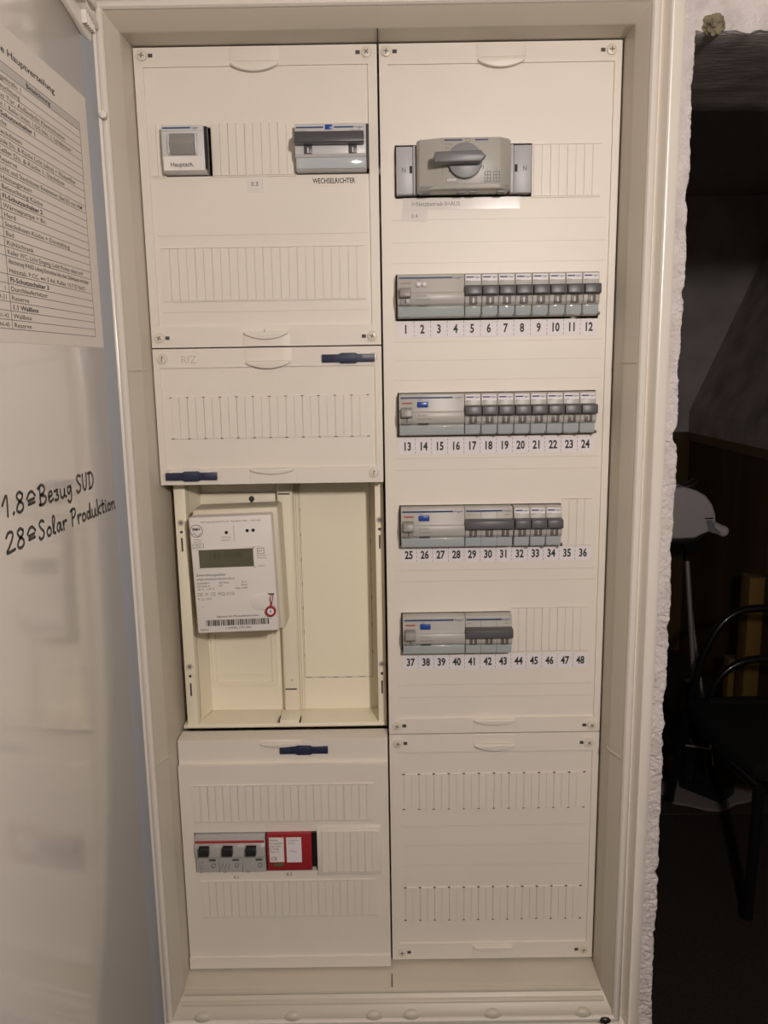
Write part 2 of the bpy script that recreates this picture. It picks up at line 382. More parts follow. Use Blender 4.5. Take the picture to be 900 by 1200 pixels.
ROWS = ['', 'Klingeltrafo 1', 'Beleuchtung', 'Haus Tür, Außenlicht Klemmkasten', 'Licht 1. Reihe Unten, 1.OG links, 2. Schlafzimmer', '*FI-Schutzschalter 1', 'Licht', 'Steckdosen', 'Spüle Du. & Küche Licht (ohne) + Wasserfilter', 'Keller Du. & Küche 1. Steckdose', 'Reserve',
 'Licht und Steckdosen Esszimmer, Bad EG mit WM', 'Heizungsraum', 'Beleuchtung Küche', '*FI-Schutzschalter 2', 'Wärmepumpe + Bo.', 'Herd', 'Steckdosen Küche + Dunstabzug', 'Bad', 'Kühlschrank', 'Keller WC, Licht Eingang, Licht Podest oben und',
 'Absicherung WAND Leitung Klemmdose links oben Zählerkasten mit Haupt', 'Heizstab, P.CC, wo 2 Ad. Keller 10.7 ID BAD', '*FI-Schutzschalter 3', 'Durchlauferhitzer', 'Reserve', '*1.1 Wallbox', 'Wallbox', 'Reserve']
ROWS = ROWS[1:]
for i, t in enumerate(ROWS):
    b = t.startswith('*'); t = t.lstrip('*')
    xs_ = min(1.9, 172/(len(t)*2.35)) if t else 1
    text(t, 3.6, XD+.36, -280, zr[i]-5.2, prtk, sh, facing='D', xs=xs_, bold=.12 if b else .02)
    if i > 22: text(['1', '29-31', '', '41-43', '44-45'][i-23], 3.4, XD+.36, -287, zr[i]-5.2, prtk, sh, facing='D', xs=1.6, align='RIGHT')
text('Bezeichnung', 4, XD+.4, -220, -104.8, prtk, sh, facing='D', xs=1.7, bold=.1)

# ------------------------------------------------------------------ cover panels
def relief(xs_, zs_, dep, yback=25, yhole=8):
    xs_ = sorted(set(xs_)); zs_ = sorted(set(zs_)); mb = MB(); nx, nz = len(xs_)-1, len(zs_)-1
    D = [[dep((xs_[i]+xs_[i+1])/2, (zs_[j]+zs_[j+1])/2) for j in range(nz)] for i in range(nx)]
    def get(i, j):
        if i < 0 or j < 0 or i >= nx or j >= nz: return yback
        return yhole if D[i][j] is None else D[i][j]
    for i in range(nx):
        for j in range(nz):
            x0, x1, z0, z1 = xs_[i], xs_[i+1], zs_[j], zs_[j+1]
            y = D[i][j]
            if y is not None: mb.add([(x0,y,z0),(x1,y,z0),(x1,y,z1),(x0,y,z1)], [(0,1,2,3)])
    for i in range(nx+1):
        for j in range(nz):
            a, b = get(i-1, j), get(i, j)
            if a != b: mb.add([(xs_[i],a,zs_[j]),(xs_[i],b,zs_[j]),(xs_[i],b,zs_[j+1]),(xs_[i],a,zs_[j+1])], [(0,1,2,3) if a < b else (3,2,1,0)])
    for i in range(nx):
        for j in range(nz+1):
            a, b = get(i, j-1), get(i, j)
            if a != b: mb.add([(xs_[i],a,zs_[j]),(xs_[i],b,zs_[j]),(xs_[i+1],b,zs_[j]),(xs_[i+1],a,zs_[j])], [(3,2,1,0) if a < b else (0,1,2,3)])
    return mb
def relief_mesh(mb, name, m):
    me = bpy.data.meshes.new(name); me.from_pydata([(p[0]*.001, p[1]*.001, p[2]*.001) for p in mb.v], [], mb.f); me.materials.append(m); return me
def cover(label, x0, x1, z0, z1, steps, holes=(), extra=()):
    """steps: list of (x0,x1,z0,z1,y); later entries win. z0 = lower edge. The Empty stands at the cover's lower left corner."""
    t = thing('cover_panel', label, 'cover', 0, 0, 0, 'cream cover panels'); t.location = W(x0, 0, z0)
    xs_ = [x0, x1]; zs_ = [z0, z1]
    for s in list(steps)+list(holes): xs_ += [s[0], s[1]]; zs_ += [s[2], s[3]]
    def dep(x, z):
        for hx0, hx1, hz0, hz1 in [hh[:4] for hh in holes]:
            if hx0 < x < hx1 and hz0 < z < hz1: return None
        y = 0
        for s in steps:
            if s[0] < x < s[1] and s[2] < z < s[3]: y = s[4]
        return y
    mb = relief(xs_, zs_, dep); mb.v = [(a-x0, b, c-z0) for a, b, c in mb.v]
    link('plate', relief_mesh(mb, 'plate', cream), t); t['o'] = (x0, z0); return t
def off(t): return t['o'][0], t['o'][1]
SCREW = MB().cyl(0, 0, 5.2, -2.2, .5, 24).mesh('screw', sgrey, bevel=.6)
RIM = MB().ring(0, 0, 5.4, 6.6, -.7, .3).mesh('screw_rim', cream)
CROSS = MB().box(-2.6, 2.6, -2.5, -1.6, -.55, .55).box(-.55, .55, -2.5, -1.6, -2.6, 2.6).mesh('cross_slot', prtg)
SLOT = MB().box(0, 5, -.35, .3, -1.8, 1.8).mesh('slide_slot', slotm)
KEY = MB().box(-.5, .5, -2.5, -1.6, -3, 3).box(-.4, 1.6, -2.5, -1.6, 1.6, 2.6).mesh('key_slot', prtg)
def screw(t, x, z, side=1, y=0, slot=True, key=False, rot=0):
    ox, oz = off(t); s = link('screw', SCREW, t, (x-ox, y, z-oz)); s.rotation_euler.y = rot
    link('screw_rim', RIM, s); link('key_slot' if key else 'cross_slot', KEY if key else CROSS, s)
    if slot: link('slide_slot', SLOT, t, (x-ox+(6 if side > 0 else -11), y, z-oz))
def grip(t, x, z, wd=48, up=False, y=0, dz=8):
    """bowed finger lip: straight edge one side, arc the other"""
    ox, oz = off(t); n = 16; s = 1 if up else -1
    arc = [(x-ox-wd/2+wd*i/n, z-oz+s*(2.2+dz*.7*math.sin(math.pi*i/n)**.8)) for i in range(n+1)]
    MB().prism([(x-ox-wd/2, z-oz)]+arc+[(x-ox+wd/2, z-oz)], y-4.5, y+1, 'y').build('finger_grip', cream, t, bevel=1.2, seg=3)
def scoop(t, x, z0, z1, wd=52, y=0):
    ox, oz = off(t)
    MB().prism([(x-ox-wd/2, y+.1), (x-ox-wd*.46, y-.7), (x-ox-wd*.25, y-1.2), (x-ox+wd*.25, y-1.2), (x-ox+wd*.46, y-.7), (x-ox+wd/2, y+.1)], z0-oz, z1-oz, 'z').build('grip_pad', cream, t, smooth=True)
TABS = {}
def tabs(t, x0, z0, z1, n, pitch=17.9, y=0, marks=False, half=True):
    """row of snap-out blanking tabs, each with a centre groove"""
    ox, oz = off(t); hh = z1-z0
    key = (pitch, hh)
    if key not in TABS:
        g = .35; TABS[key] = MB().box(g, pitch/2-.22, -1.3, .4, 0, hh).box(pitch/2+.22, pitch-g, -1.3, .4, 0, hh).box(g, pitch-g, -.35, .4, .4, hh-.4).mesh('blanking_tab', cream)
    for i in range(n): link('blanking_tab', TABS[key], t, (x0-ox+i*pitch, y, z0-oz))
    if marks:
        for i in range(n+1):
            for z in (z0, z1):
                MB().box(x0-ox+i*pitch-1.5, x0-ox+i*pitch+1.5, y-1.45, y, z-oz-.35, z-oz+.35).build('snap_notch', slotm, t)
def stripframe(t, x0, x1, z0, z1, y=0):
    ox, oz = off(t)
    MB().box(x0-ox, x1-ox, y-1.5, y+.5, z0-oz-1.2, z0-oz).build('strip_border', cream, t); MB().box(x0-ox, x1-ox, y-1.2, y+.5, z1-oz, z1-oz+.8).build('strip_border', cream, t)
LATCH = MB().prism([(0, -4.2), (18, -4.2), (21, -5.6), (36, -5.6), (39, -4.2), (57, -4.2), (57, 4.2), (39, 4.2), (36, 5.6), (21, 5.6), (18, 4.2), (0, 4.2)], -3.2, .5, 'y').mesh('sliding_latch', blue, bevel=.6)
RIDGE = MB().box(-.5, .5, -3.9, -3, -3.6, 3.6).mesh('latch_ridge', blue)
LATCHW = MB().cyl(0, 0, 8.2, -.6, .4, 32, rx=22).mesh('latch_surround', cream)
def latch(t, x, z, y=0):
    ox, oz = off(t); l = link('sliding_latch', LATCH, t, (x-ox, y, z-oz))
    for k in (14, 16, 18, 20, 37, 39, 41, 43): link('latch_ridge', RIDGE, l, (k, 0, 0))
    link('latch_surround', LATCHW, l, (28.5, 0, 1.5))

HL = 249.0
# upper left cover
TL = cover('upper left cream cover holding the main switch and the inverter breaker', -HL, -1.1, -299.2, 0, [(-240, -10.5, -277, -18.5, 2.4)],
   holes=[(-223, -174.5, -124, -76, 0), (-86.5, -10.8, -124, -76, 0)])
for x, z, s, r_ in ((-240.5, -7.5, 1, .2), (-11.8, -7.5, -1, .7), (-240.5, -289, 1, .5), (-11, -290, -1, .3)): screw(TL, x, z, s, rot=r_)
grip(TL, -126, -16, dz=9); scoop(TL, -126, -14, -1); grip(TL, -125, -283.5, dz=9); scoop(TL, -125, -298.8, -284)
stripframe(TL, -238.5, -223.5, -124, -73, 2.4); tabs(TL, -238, -123.5, -73, 1, pitch=14, y=2.4)
stripframe(TL, -174, -87, -124, -73, 2.4); tabs(TL, -174, -123.5, -73, 5, pitch=17.3, y=2.4)
stripframe(TL, -234, -16, -250, -196, 2.4); tabs(TL, -233.5, -249.8, -196.4, 12, pitch=18.05, y=2.4)
ox, oz = off(TL)
text('2', 3.2, -126-ox, -4.7, -284.4-oz, prtg, TL, align='CENTER')
text('Z', 8, -30-ox, 2.2, -248+60-oz, cream, TL)
for z in (-183, -262): MB().box(-236-ox, -14-ox, 2.1, 2.6, z-oz-.2, z-oz+.2).build('mould_line', liner, TL)
# connection-space cover
RF = cover('cream cover with two dark blue sliding latches above the meter', -HL, -1.1, -449.2, -300.6, [(-242, -8.5, -431, -321, 2.0)])
for x, z in ((-239, -311), (-10.8, -313), (-240, -437.5), (-11.7, -438.5)): screw(RF, x, z, slot=False, key=True, rot=.1)
grip(RF, -124, -315, dz=8); scoop(RF, -124, -314.5, -301); grip(RF, -124, -432, dz=6); scoop(RF, -124, -448.5, -432)
latch(RF, -65.5, -313, -.5); latch(RF, -242.5, -439.5, -.5)
tabs(RF, -232.5, -397.8, -352.8, 12, pitch=17.98, y=2.0, marks=True)
ox, oz = off(RF); text('RfZ', 8.5, -219-ox, -.12, -316-oz, liner, RF)
# lower left cover
LB = cover('lower left cream cover with red surge arrester and three black switches', -HL, -1, -1051.5, -754, [(-HL, -1, -1037, -784, -6), (-HL, -1, -1051.5, -1037, -9)],
   holes=[(-235, -87.5, -921.5, -869.5, 0)])
grip(LB, -127, -757.2, dz=5); latch(LB, -128.5, -767.5)
ox, oz = off(LB)
stripframe(LB, -234, -18, -855.5, -809, -6); tabs(LB, -233.5, -855, -809.4, 12, pitch=17.95, y=-6)
stripframe(LB, -230, -17, -982.5, -934.5, -6); tabs(LB, -229.5, -982, -935, 12, pitch=17.7, y=-6)
MB().box(-87.5-ox, -11-ox, -9, -5, -926-oz, -863.5-oz).build('blank_plate', cream, LB, bevel=.8)
tabs(LB, -82, -921, -868, 4, pitch=17.3, y=-9)
text('0.1', 4.2, -190-ox, -6.2, -931-oz, prtk, LB, name='printed_mark'); text('0.2', 4.2, -126-ox, -6.2, -928-oz, prtk, LB, name='printed_mark')
# tall right cover
rows = [-250, -375, -500, -625]
holes = [(16, 159, -149.4, -96.6, 0), (15.3, 233, -275, -226.5, 0), (15.6, 232.6, -399.5, -351.5, 0), (16.2, 197.5, -523.6, -476.5, 0), (16.8, 142.4, -648.6, -601.5, 0)]
RT = cover('tall right cream cover holding the rows of breakers and rotary switch', 1.1, HL, -749.2, 0, [(9.5, 241.5, -731, -19.5, 2.4)], holes=holes)
for x, z, s, r_ in ((8.3, -7.3, 1, .1), (238, -9, -1, 0), (10.2, -739.5, 1, .4), (239.5, -741.5, -1, .8)): screw(RT, x, z, s, rot=r_)
grip(RT, 125.5, -16, dz=9); scoop(RT, 125.5, -14, -1); grip(RT, 125.5, -732, dz=7); scoop(RT, 125.5, -748.6, -733)
stripframe(RT, 159.5, 231, -149.5, -98, 2.4); tabs(RT, 160.5, -149, -98.4, 4, pitch=17.6, y=2.4)
stripframe(RT, 198, 232, -525, -471.5, 2.4); tabs(RT, 198, -524.5, -472, 2, pitch=17.3, y=2.4)
stripframe(RT, 143, 232, -650, -597.5, 2.4); tabs(RT, 143, -649.6, -597.8, 5, pitch=17.8, y=2.4)
ox, oz = off(RT)
for z in (-171, -194, -215, -297, -317, -338, -424, -437, -552, -565, -690, -705): MB().box(12-ox, 238-ox, 2.1, 2.6, z-oz-.2, z-oz+.2).build('mould_line', liner, RT)
# lower right cover
RB = cover('lower right blank cream cover with two rows of snap-out tabs', 1.1, HL, -1049.5, -750.8, [(10.5, 241.5, -1028, -773.5, 2.4)])
for x, z, s, r_ in ((11.2, -761.5, 1, .2), (237, -763.5, -1, .6), (13, -1039.5, 1, 0), (238, -1038.5, -1, .1)): screw(RB, x, z, s, rot=r_)
grip(RB, 125.5, -763, dz=9); scoop(RB, 125.5, -762, -752); grip(RB, 126, -1031, dz=8); scoop(RB, 126, -1048.6, -1033)
tabs(RB, 17.6, -847.4, -802, 12, pitch=17.93, y=2.4, marks=True); tabs(RB, 18, -996.4, -952, 12, pitch=17.88, y=2.4, marks=True)
ox, oz = off(RB)
for z in (-870, -896, -922): MB().box(14-ox, 236-ox, 2.1, 2.6, z-oz-.2, z-oz+.2).build('mould_line', liner, RB)
for t in (TL, RF, LB, RT, RB): del t['o']

# ------------------------------------------------------------------ devices on the rails (z local from 0 = lower edge to 45)
PW = 17.75                                       # module pitch
MCBP = [(12, 0), (-8, 0), (-10.5, 1), (-11.5, 11), (-14.5, 12), (-16.5, 15), (-17, 20), (-16.5, 29.5), (-13, 32), (-12, 44), (-11, 45), (12, 45)]
RCDP = [(12, 0), (-8, 0), (-10.5, 1), (-11.5, 11), (-12.5, 12.2), (-15.5, 14), (-17, 18), (-17, 24), (-16, 26), (-13.6, 26.4), (-12, 44), (-11, 45), (12, 45)]
def prof(P, x0, x1): return MB().prism(P, x0, x1, 'x')
g = .25
MCB_BODY = prof(MCBP, g, PW-g).mesh('body', body, bevel=.35)
MCB_TOG = MB().prism([(-15, 22), (-22.5, 21.8), (-24.5, 23.2), (-23.5, 31), (-22, 32), (-12, 32.6)], .4, PW-.4, 'x').mesh('toggle', togd, bevel=.6)
MCB_FLAP = MB().prism([(-10, .8), (-12.4, 1.4), (-13.4, 10.6), (-12.6, 11.4), (-10, 11.4)], .7, PW-.7, 'x').mesh('terminal_flap', flap, bevel=.4)
MCB_LAB = MB().prism([(-12.3, 33), (-12.75, 33), (-12.3, 43.2), (-11.9, 43.2)], 1.0, PW-1.0, 'x').mesh('rating_label', paper)
MCB_WIN = MB().box(4.6, 13, -17.4, -15, 13, 20.8).mesh('position_window', winm, bevel=.3)
MCB_MARK = MB().box(8.1, 9.5, -17.7, -17.3, 14.4, 19.8).mesh('position_mark', body)
CLIP = MB().box(PW-1.5, PW+1.1, -13.8, -10, .2, 3.4).mesh('rail_clip', togd, bevel=.3)
BAR = MB().box(1.8, 9.6, -12.75, -12.2, 40.3, 41.7).mesh('blue_line', prtb)
def small_brand(x0, x1, y, z, p): text('hager', 2.2, x0, y, z, prtb, p, xs=(x1-x0)/6.4)
def make_mcb(label, x, z):
    t = thing('circuit_breaker', label, 'breaker', x, 0, z-22.5, 'single-pole circuit breakers')
    link('body', MCB_BODY, t); link('toggle', MCB_TOG, t); link('terminal_flap', MCB_FLAP, t)
    l = link('rating_label', MCB_LAB, t); link('blue_line', BAR, l); small_brand(10.2, 16.2, -12.75, 40.2, l)
    text('B16', 1.8, 2.2, -12.85, 36.4, prtg, l)
    wn = link('position_window', MCB_WIN, t); link('position_mark', MCB_MARK, wn); link('rail_clip', CLIP, t)
    return t
mcb0 = None
def place_mcb(label, x, z):
    global mcb0
    if mcb0 is None: mcb0 = make_mcb(label, x, z); return mcb0
    c = copy_tree(mcb0); c.location = W(x, 0, z-22.5); c['label'] = label; return c
def make_rcd(label, x, z, white=False, grp='residual current breakers'):  # white: paint the glint instead of the blue test button
    wd = 4*PW
    t = thing('residual_current_breaker', label, 'breaker', x, 0, z-22.5, grp)
    prof(RCDP, g, wd-g).build('body', body, t, bevel=.35)
    MB().prism([(-10, .8), (-12.6, 1.4), (-13.6, 10.6), (-12.8, 11.6), (-10, 11.6)], .8, wd-.8, 'x').build('terminal_flap', flap, t, bevel=.4)
    tg = MB().prism([(-14, 21), (-24, 20.5), (-26, 22), (-24.5, 29), (-22, 30.5), (-12, 31)], 2.6, 14.2, 'x').build('toggle', togm, t, bevel=.7)
    lv = MB().box(3, 13.8, -17.8, -15, 13.2, 20.2).build('lever_base', togm, t, bevel=.4)
    MB().box(8, 9, -18.1, -17.6, 14.4, 19).build('lever_mark', prtk, lv)
    if white:
        MB().blob((22.6, -14, 34), (3.0, 2.6, 2.7), 16, 10).blob((28.6, -14, 34), (3.0, 2.6, 2.7), 16, 10).build('test_button_or_glint', btnglint, t, smooth=True)  # white blobs paint the glint on a blue test button
        MB().box(3.2, 14, -13.4, -12.2, 35.4, 36).build('indicator_bar', prtr, t)
    else:
        MB().prism([(-11, 30.5), (-15.2, 31), (-15, 36.6), (-11, 37)], 19.8, 31.6, 'x').build('test_button_or_glint', btnb, t, bevel=.6)
        MB().box(3.4, 14.2, -13.6, -12, 34.6, 36.2).build('indicator_bar', prtr, t)
    MB().box(20.6, 32, -16.2, -14, 12.6, 13.8).build('test_slot', prtk if not white else prtg, t)
    MB().box(1.8, wd-13, -12.9, -12, 40.2, 41.8).build('blue_line', prtb, t)
    small_brand(wd-12, wd-2.4, -12.5, 40.0, t)
    text('IAn 0,03A', 1.9, 20, -17.2, 21.6, prtg, t); text('40A 230/400V~', 1.8, 20, -17.2, 17.6, prtg, t); text('TEST', 1.3, 21, -13.6, 38, prtg, t)
    return t
def make_three(label, x, z, poles=3):
    wd = poles*PW
    t = thing('three_pole_breaker', label, 'breaker', x, 0, z-22.5, 'three-pole circuit breakers')
    prof(MCBP, g, wd-g).build('body', body, t, bevel=.35)
    MB().prism([(-15, 22), (-22.5, 21.8), (-24.5, 23.2), (-23.5, 31), (-22, 32), (-12, 32.6)], .4, wd-.2, 'x').build('toggle', togd, t, bevel=.6)
    MB().prism([(-10, .8), (-12.4, 1.4), (-13.4, 10.6), (-12.6, 11.4), (-10, 11.4)], .7, wd-.7, 'x').build('terminal_flap', flap, t, bevel=.4)
    for k in range(poles):
        wn = link('position_window', MCB_WIN, t, (k*PW, 0, 0)); link('position_mark', MCB_MARK, wn)
        if k: MB().box(k*PW-.15, k*PW+.15, -17.4, -16, 12.5, 21).box(k*PW-.15, k*PW+.15, -13.9, -12, .6, 11).box(k*PW-.15, k*PW+.15, -13.1, -11.5, 32.4, 39.6).build('pole_joint', prtg, t)
    MB().box(1.4, wd-12, -12.8, -12, 40.2, 41.8).build('blue_line', prtb, t)
    small_brand(wd-11.2, wd-2, -12.5, 40.0, t); text('B16', 1.8, 3, -13.0, 36, prtg, t); text('400V~', 1.6, wd-9, -13.0, 36, prtg, t)
    return t
X0 = [16.6, 16.9, 17.5, 18.2]
ordn = ['top', 'second', 'third', 'bottom']
ONES = ['', 'one', 'two', 'three', 'four', 'five', 'six', 'seven', 'eight', 'nine', 'ten', 'eleven', 'twelve', 'thirteen', 'fourteen', 'fifteen', 'sixteen', 'seventeen', 'eighteen', 'nineteen']
def words(n): return ONES[n] if n < 20 else ['twenty', 'thirty', 'forty'][n//10-2]+('-'+ONES[n % 10] if n % 10 else '')
for r, z in enumerate(rows):
    a = r*12+1
    make_rcd(f'wide grey residual current breaker above numbers {words(a)} to {words(a+3)}, {ordn[r]} row, ' + ('blue button glint painted white' if r == 0 else 'blue button'), X0[r], z, white=(r == 0))
for r in (0, 1):
    for k in range(8): place_mcb(f'narrow grey breaker with dark toggle above number {words(r*12+5+k)} in the {ordn[r]} row', X0[r]+(4+k)*PW, rows[r])
make_three('grey three-pole breaker with one wide dark toggle above numbers twenty-nine to thirty-one', X0[2]+4*PW, rows[2])
for k in range(3): place_mcb(f'narrow grey breaker with dark toggle above number {words(32+k)} in the third row', X0[2]+(7+k)*PW+.9, rows[2])
make_three('grey three-pole breaker with one wide dark toggle above numbers forty-one to forty-three', X0[3]+4*PW, rows[3])
# number strips
for r in range(4):
    z0 = [-292.5, -419.2, -542.6, -670.5][r]; zt = [-275.6, -401, -524.8, -652.5][r]; x0 = X0[r]
    pw = 17.93
    t = thing('number_strip', f'white paper strip printed with numbers {words(r*12+1)} to {words(r*12+12)} under the {ordn[r]} breaker row', 'label', x0, 2.4, z0, 'number strips under the breakers')
    MB().box(0, 12*pw, -.5, -.05, 0, zt-z0).build('strip', paper, t)
    for k in range(12):
        text(str(r*12+k+1), 9.2, k*pw+pw/2, -.6, 4.6, prtk, t, name='printed_number', align='CENTER', xs=.74, bold=.42)
        if k:
            mb = MB()
            for q in range(4): mb.box(k*pw-.22, k*pw+.22, -.6, -.5, q*4.6+.8, q*4.6+3.6)
            mb.build('cut_mark', prtg, t)

# main switch, upper left
t = thing('main_switch', 'grey main switch with square rocker and handmade name sticker', 'switch', -222, 0, -122.8)
prof([(12, 0), (-9, 0), (-12, 1.5), (-13.5, 14.5), (-13, 44), (-11.5, 45.5), (12, 45.5)], 0, 43.2).build('body', bodyl, t, bevel=.7)
MB().box(.6, 42.6, -13.9, -12.6, 39.8, 45).build('top_band', bodyl, t, bevel=.3)
MB().box(1.6, 30, -14.1, -13.8, 41.6, 43).build('blue_line', prtb, t); text('hager', 2.4, 31, -14.1, 41.3, prtb, t)
rk = MB().prism([(-13, 16), (-15, 16), (-20.5, 26.5), (-15, 37), (-13, 37)], 9, 33.5, 'x').build('rocker', togm, t, bevel=.5)
for xa, xb in ((6.2, 8.6), (33.9, 36.3)):
    MB().prism([(-13, 15), (-16, 18), (-17.4, 26), (-16, 35), (-13, 38)], xa, xb, 'x').build('rocker_guard', bodyl, t, bevel=.7)
st = MB().prism([(-12.6, 1.6), (-13.4, 1.6), (-14.6, 14.8), (-13.4, 14.8)], 1, 42, 'x').build('name_sticker', paperg, t)
tm = text('Hauptsch.', 4.6, 8, -14.8, 5, prtk, st, xs=.95)
MB().prism([(-8, 3), (-12, 3), (-12, 44), (-8, 44)], 43.4, 46.5, 'x').build('gap_shade', blackp, t)  # black filler paints the shade in the gap right of the switch
# inverter breaker, upper left
wd = 72.4
t = thing('inverter_breaker', 'wide grey breaker with dark toggle bar and bright glossy flap above WECHSELRICHTER', 'breaker', -85.8, 0, -122.8)
prof(MCBP, 0, wd).build('body', bodyl, t, bevel=.4)
MB().prism([(-13, 23), (-26, 22.6), (-28, 24), (-27.5, 29), (-24, 34.5), (-13, 36)], .3, wd-2, 'x').build('toggle', togd, t, bevel=.6)
MB().prism([(-10, 1), (-12.6, 1.6), (-13.4, 12.4), (-12.6, 13), (-10, 13)], .8, wd-.8, 'x').build('terminal_flap', flapb, t, bevel=.4)
for xa in (9, 54.5):
    wn = MB().box(xa, xa+8.5, -17.6, -15, 14.6, 22.6).build('position_window', togd, t, bevel=.3); MB().box(xa+3.7, xa+4.8, -17.9, -17.5, 15.6, 20.4).build('position_mark', paper, wn)
MB().box(1.2, 29, -12.9, -12, 40.4, 41.8).box(40, 60, -12.9, -12, 40.4, 41.8).build('blue_line', prtb, t)
MB().box(31, 38.4, -14, -12, 39, 43.4).build('blue_button', btnb, t, bevel=.5); small_brand(61, 70, -12.5, 40.2, t)
text('C16 30mA', 1.8, 1.6, -12.9, 37, prtg, t); text('230V~ 50Hz', 1.7, 56, -12.9, 37, prtg, t)
MB().box(wd+.2, wd+3, -10.6, 8, 2, 44.5).build('gap_shade', blackp, t)  # black filler painted as shade in the narrow gap beside the breaker
# small name labels on the upper left cover
t = thing('name_label', 'small white label marked 0.3 under the blank tabs', 'label', -139.5, 2.4, -140.5)
MB().box(0, 17, -.4, -.05, 0, 13).build('label_tape', paperg, t); text('0.3', 4.6, 8.5, -.5, 6, prtk, t, align='CENTER')
t = thing('name_label', 'clear label lettered WECHSELRICHTER below the inverter breaker', 'label', -71, 2.4, -134.8)
MB().box(0, 46, -.4, -.05, 0, 10).build('label_tape', cream, t); text('WECHSELRICHTER', 5.2, 23, -.5, 2, prtk, t, align='CENTER', xs=.74, bold=.14)
# changeover switch, upper right
t = thing('changeover_switch', 'grey rotary changeover switch with long handle turned left between N terminals', 'switch', 17.3, 0, -148)
for xa, xb, tx, ty in ((0, 17, 7, 0), (121.5, 139.5, 14, 0)):
    n_ = MB().box(xa, xb, -8, 12, 1, 47.4).build('neutral_block', nblk, t, bevel=.5); text('N', 5, xa+(xb-xa)*(.45 if xa == 0 else .62), -8.3, 22.5, prtg, n_, align='CENTER', xs=.85, bold=.12)
for xa in (13.6, 122.2): MB().box(xa, xa+2.8, -8.6, -6, 21.5, 28.5).build('neutral_slot', dark, t)
for xa, xb in ((17.4, 20.6), (117.6, 121.2)): MB().box(xa, xb, -9, 12, 1, 48).build('side_wing', nblk, t, bevel=.4)
MB().prism([(20.8, 10), (20.8, -17), (23, -21), (46, -29), (104.6, -29), (113, -23), (116.4, -17), (117, 10)], 1.5, 50.5, 'z').build('body', swb, t, bevel=1.4)
MB().prism([(46.4, -28.6), (46.4, -29.6), (104.5, -29.6), (104.5, -28.6)], 6, 50, 'z').build('face_plate', swb, t, bevel=.3)
MB().prism([(-8, 0), (-22, 1), (-27, 5), (-20, 6), (-8, 6)], 24, 114, 'x').build('lower_lip', swb, t, bevel=.5)
for xa in (26, 62, 75, 103): MB().box(xa, xa+8, -20, -8, -.2, 1).build('lip_notch', blackp, t)
kb = MB().cyl(68.5, 27.5, 16.8, -35, -29, 40).build('knob', knobm, t, bevel=.7)
MB().ring(68.5, 27.5, 17, 17.8, -30.2, -29.2, 40).build('knob_ring', prtg, t)
MB().prism([(37, 22.6), (36.5, 24.5), (36.8, 31), (38, 32.4), (83, 33.4), (85.5, 29.8), (88, 28), (85.4, 26.4), (83, 23)], -50, -35, 'y').build('handle', hndm, kb, bevel=1.6, seg=3)
for xa, xb in ((48, 66), (79, 92)): MB().box(xa, xb, -29.9, -29.5, 47, 48.4).build('blue_line', prtb, t)
MB().box(69.5, 73.5, -29.8, -29.5, 45.6, 49).build('printed_box', prtg, t); MB().box(70.2, 72.8, -29.9, -29.7, 46.3, 48.3).build('printed_box', swb, t)
text('SFT440', 1.9, 48.4, -29.8, 43, prtg, t); text('40A', 1.9, 48.4, -29.8, 39.6, prtg, t); text('I', 3.4, 52, -29.8, 17.4, prtk, t); text('0', 3.4, 85.6, -29.8, 20, prtk, t)
for x_ in (88.5, 97.5):
    mb = MB()
    for q in range(4): mb.box(x_, x_+6.4, -30.1, -29.3, 7.6+q*3.2, 8.1+q*3.2)
    for q in range(3): mb.box(x_+q*3, x_+q*3+.4, -30.1, -29.3, 7.6, 17.6)
    mb.build('contact_diagram', prtg, t)
text('I', 2.4, 91, -30.1, 19, prtg, t); text('II', 2.4, 99.5, -30.1, 19, prtg, t)
MB().box(50, 61, -29.8, -29.4, 8, 12).build('printed_box', prtg, t); MB().box(50.5, 60.5, -29.9, -29.6, 8.5, 11.5).build('printed_box', swb, t)
t = thing('name_label', 'long glossy white label lettered I=Netzbetrieb under the rotary switch', 'label', 24, 2.4, -161)
MB().box(0, 123, -.5, -.05, 0, 12).build('label_tape', paperg, t); text('I=Netzbetrieb 0=AUS', 4.4, 9, -.6, 3.8, prtg, t, xs=.95)
t = thing('name_label', 'small white label marked 0.4 under the rotary switch', 'label', 22.5, 2.4, -172.5)
MB().box(0, 27, -.4, -.05, 0, 11.2).build('label_tape', paperg, t); text('0.4', 4.2, 10, -.5, 3.6, prtg, t)

# lower left: main isolator and surge arrester
wd = 84
t = thing('mains_isolator', 'light grey three-pole isolator with red stripe and three black toggles', 'switch', -233.5, 0, -920.8)
prof([(12, 0), (-8, 0), (-9.5, 1), (-10.5, 20.5), (-12.5, 22.5), (-13, 36), (-10.5, 39.5), (-10, 49.5), (12, 49.5)], 0, wd).build('body', slsg, t, bevel=.5)
MB().box(1, wd-1, -12.6, -9.5, 41, 43).build('red_stripe', redl, t, bevel=.2)
for k in range(3):
    x = 6+k*28
    MB().box(x-2.5, x+17, -13.6, -12, 23, 39).build('pole_face', slsg, t, bevel=.4)
    tg = MB().prism([(-13, 27), (-20, 27.5), (-22, 30), (-20.5, 38), (-13, 38.6)], x, x+12, 'x').build('toggle', blackp, t, bevel=.7)
    MB().box(x+10, x+18, -11.3, -9.9, 16.6, 19).build('marking_slot', togd, t, bevel=.2)
    MB().ring(x+15, 10.5, 2.2, 2.8, -11, -9.8, 20).build('terminal_ring', prtg, t)
    text(f'L{k+1}', 2.8, x-1.5, -10.4, .8, prtk, t)
    if k: MB().box(k*28-.15, k*28+.15, -10.8, -9.9, 1, 20).build('pole_joint', prtg, t)
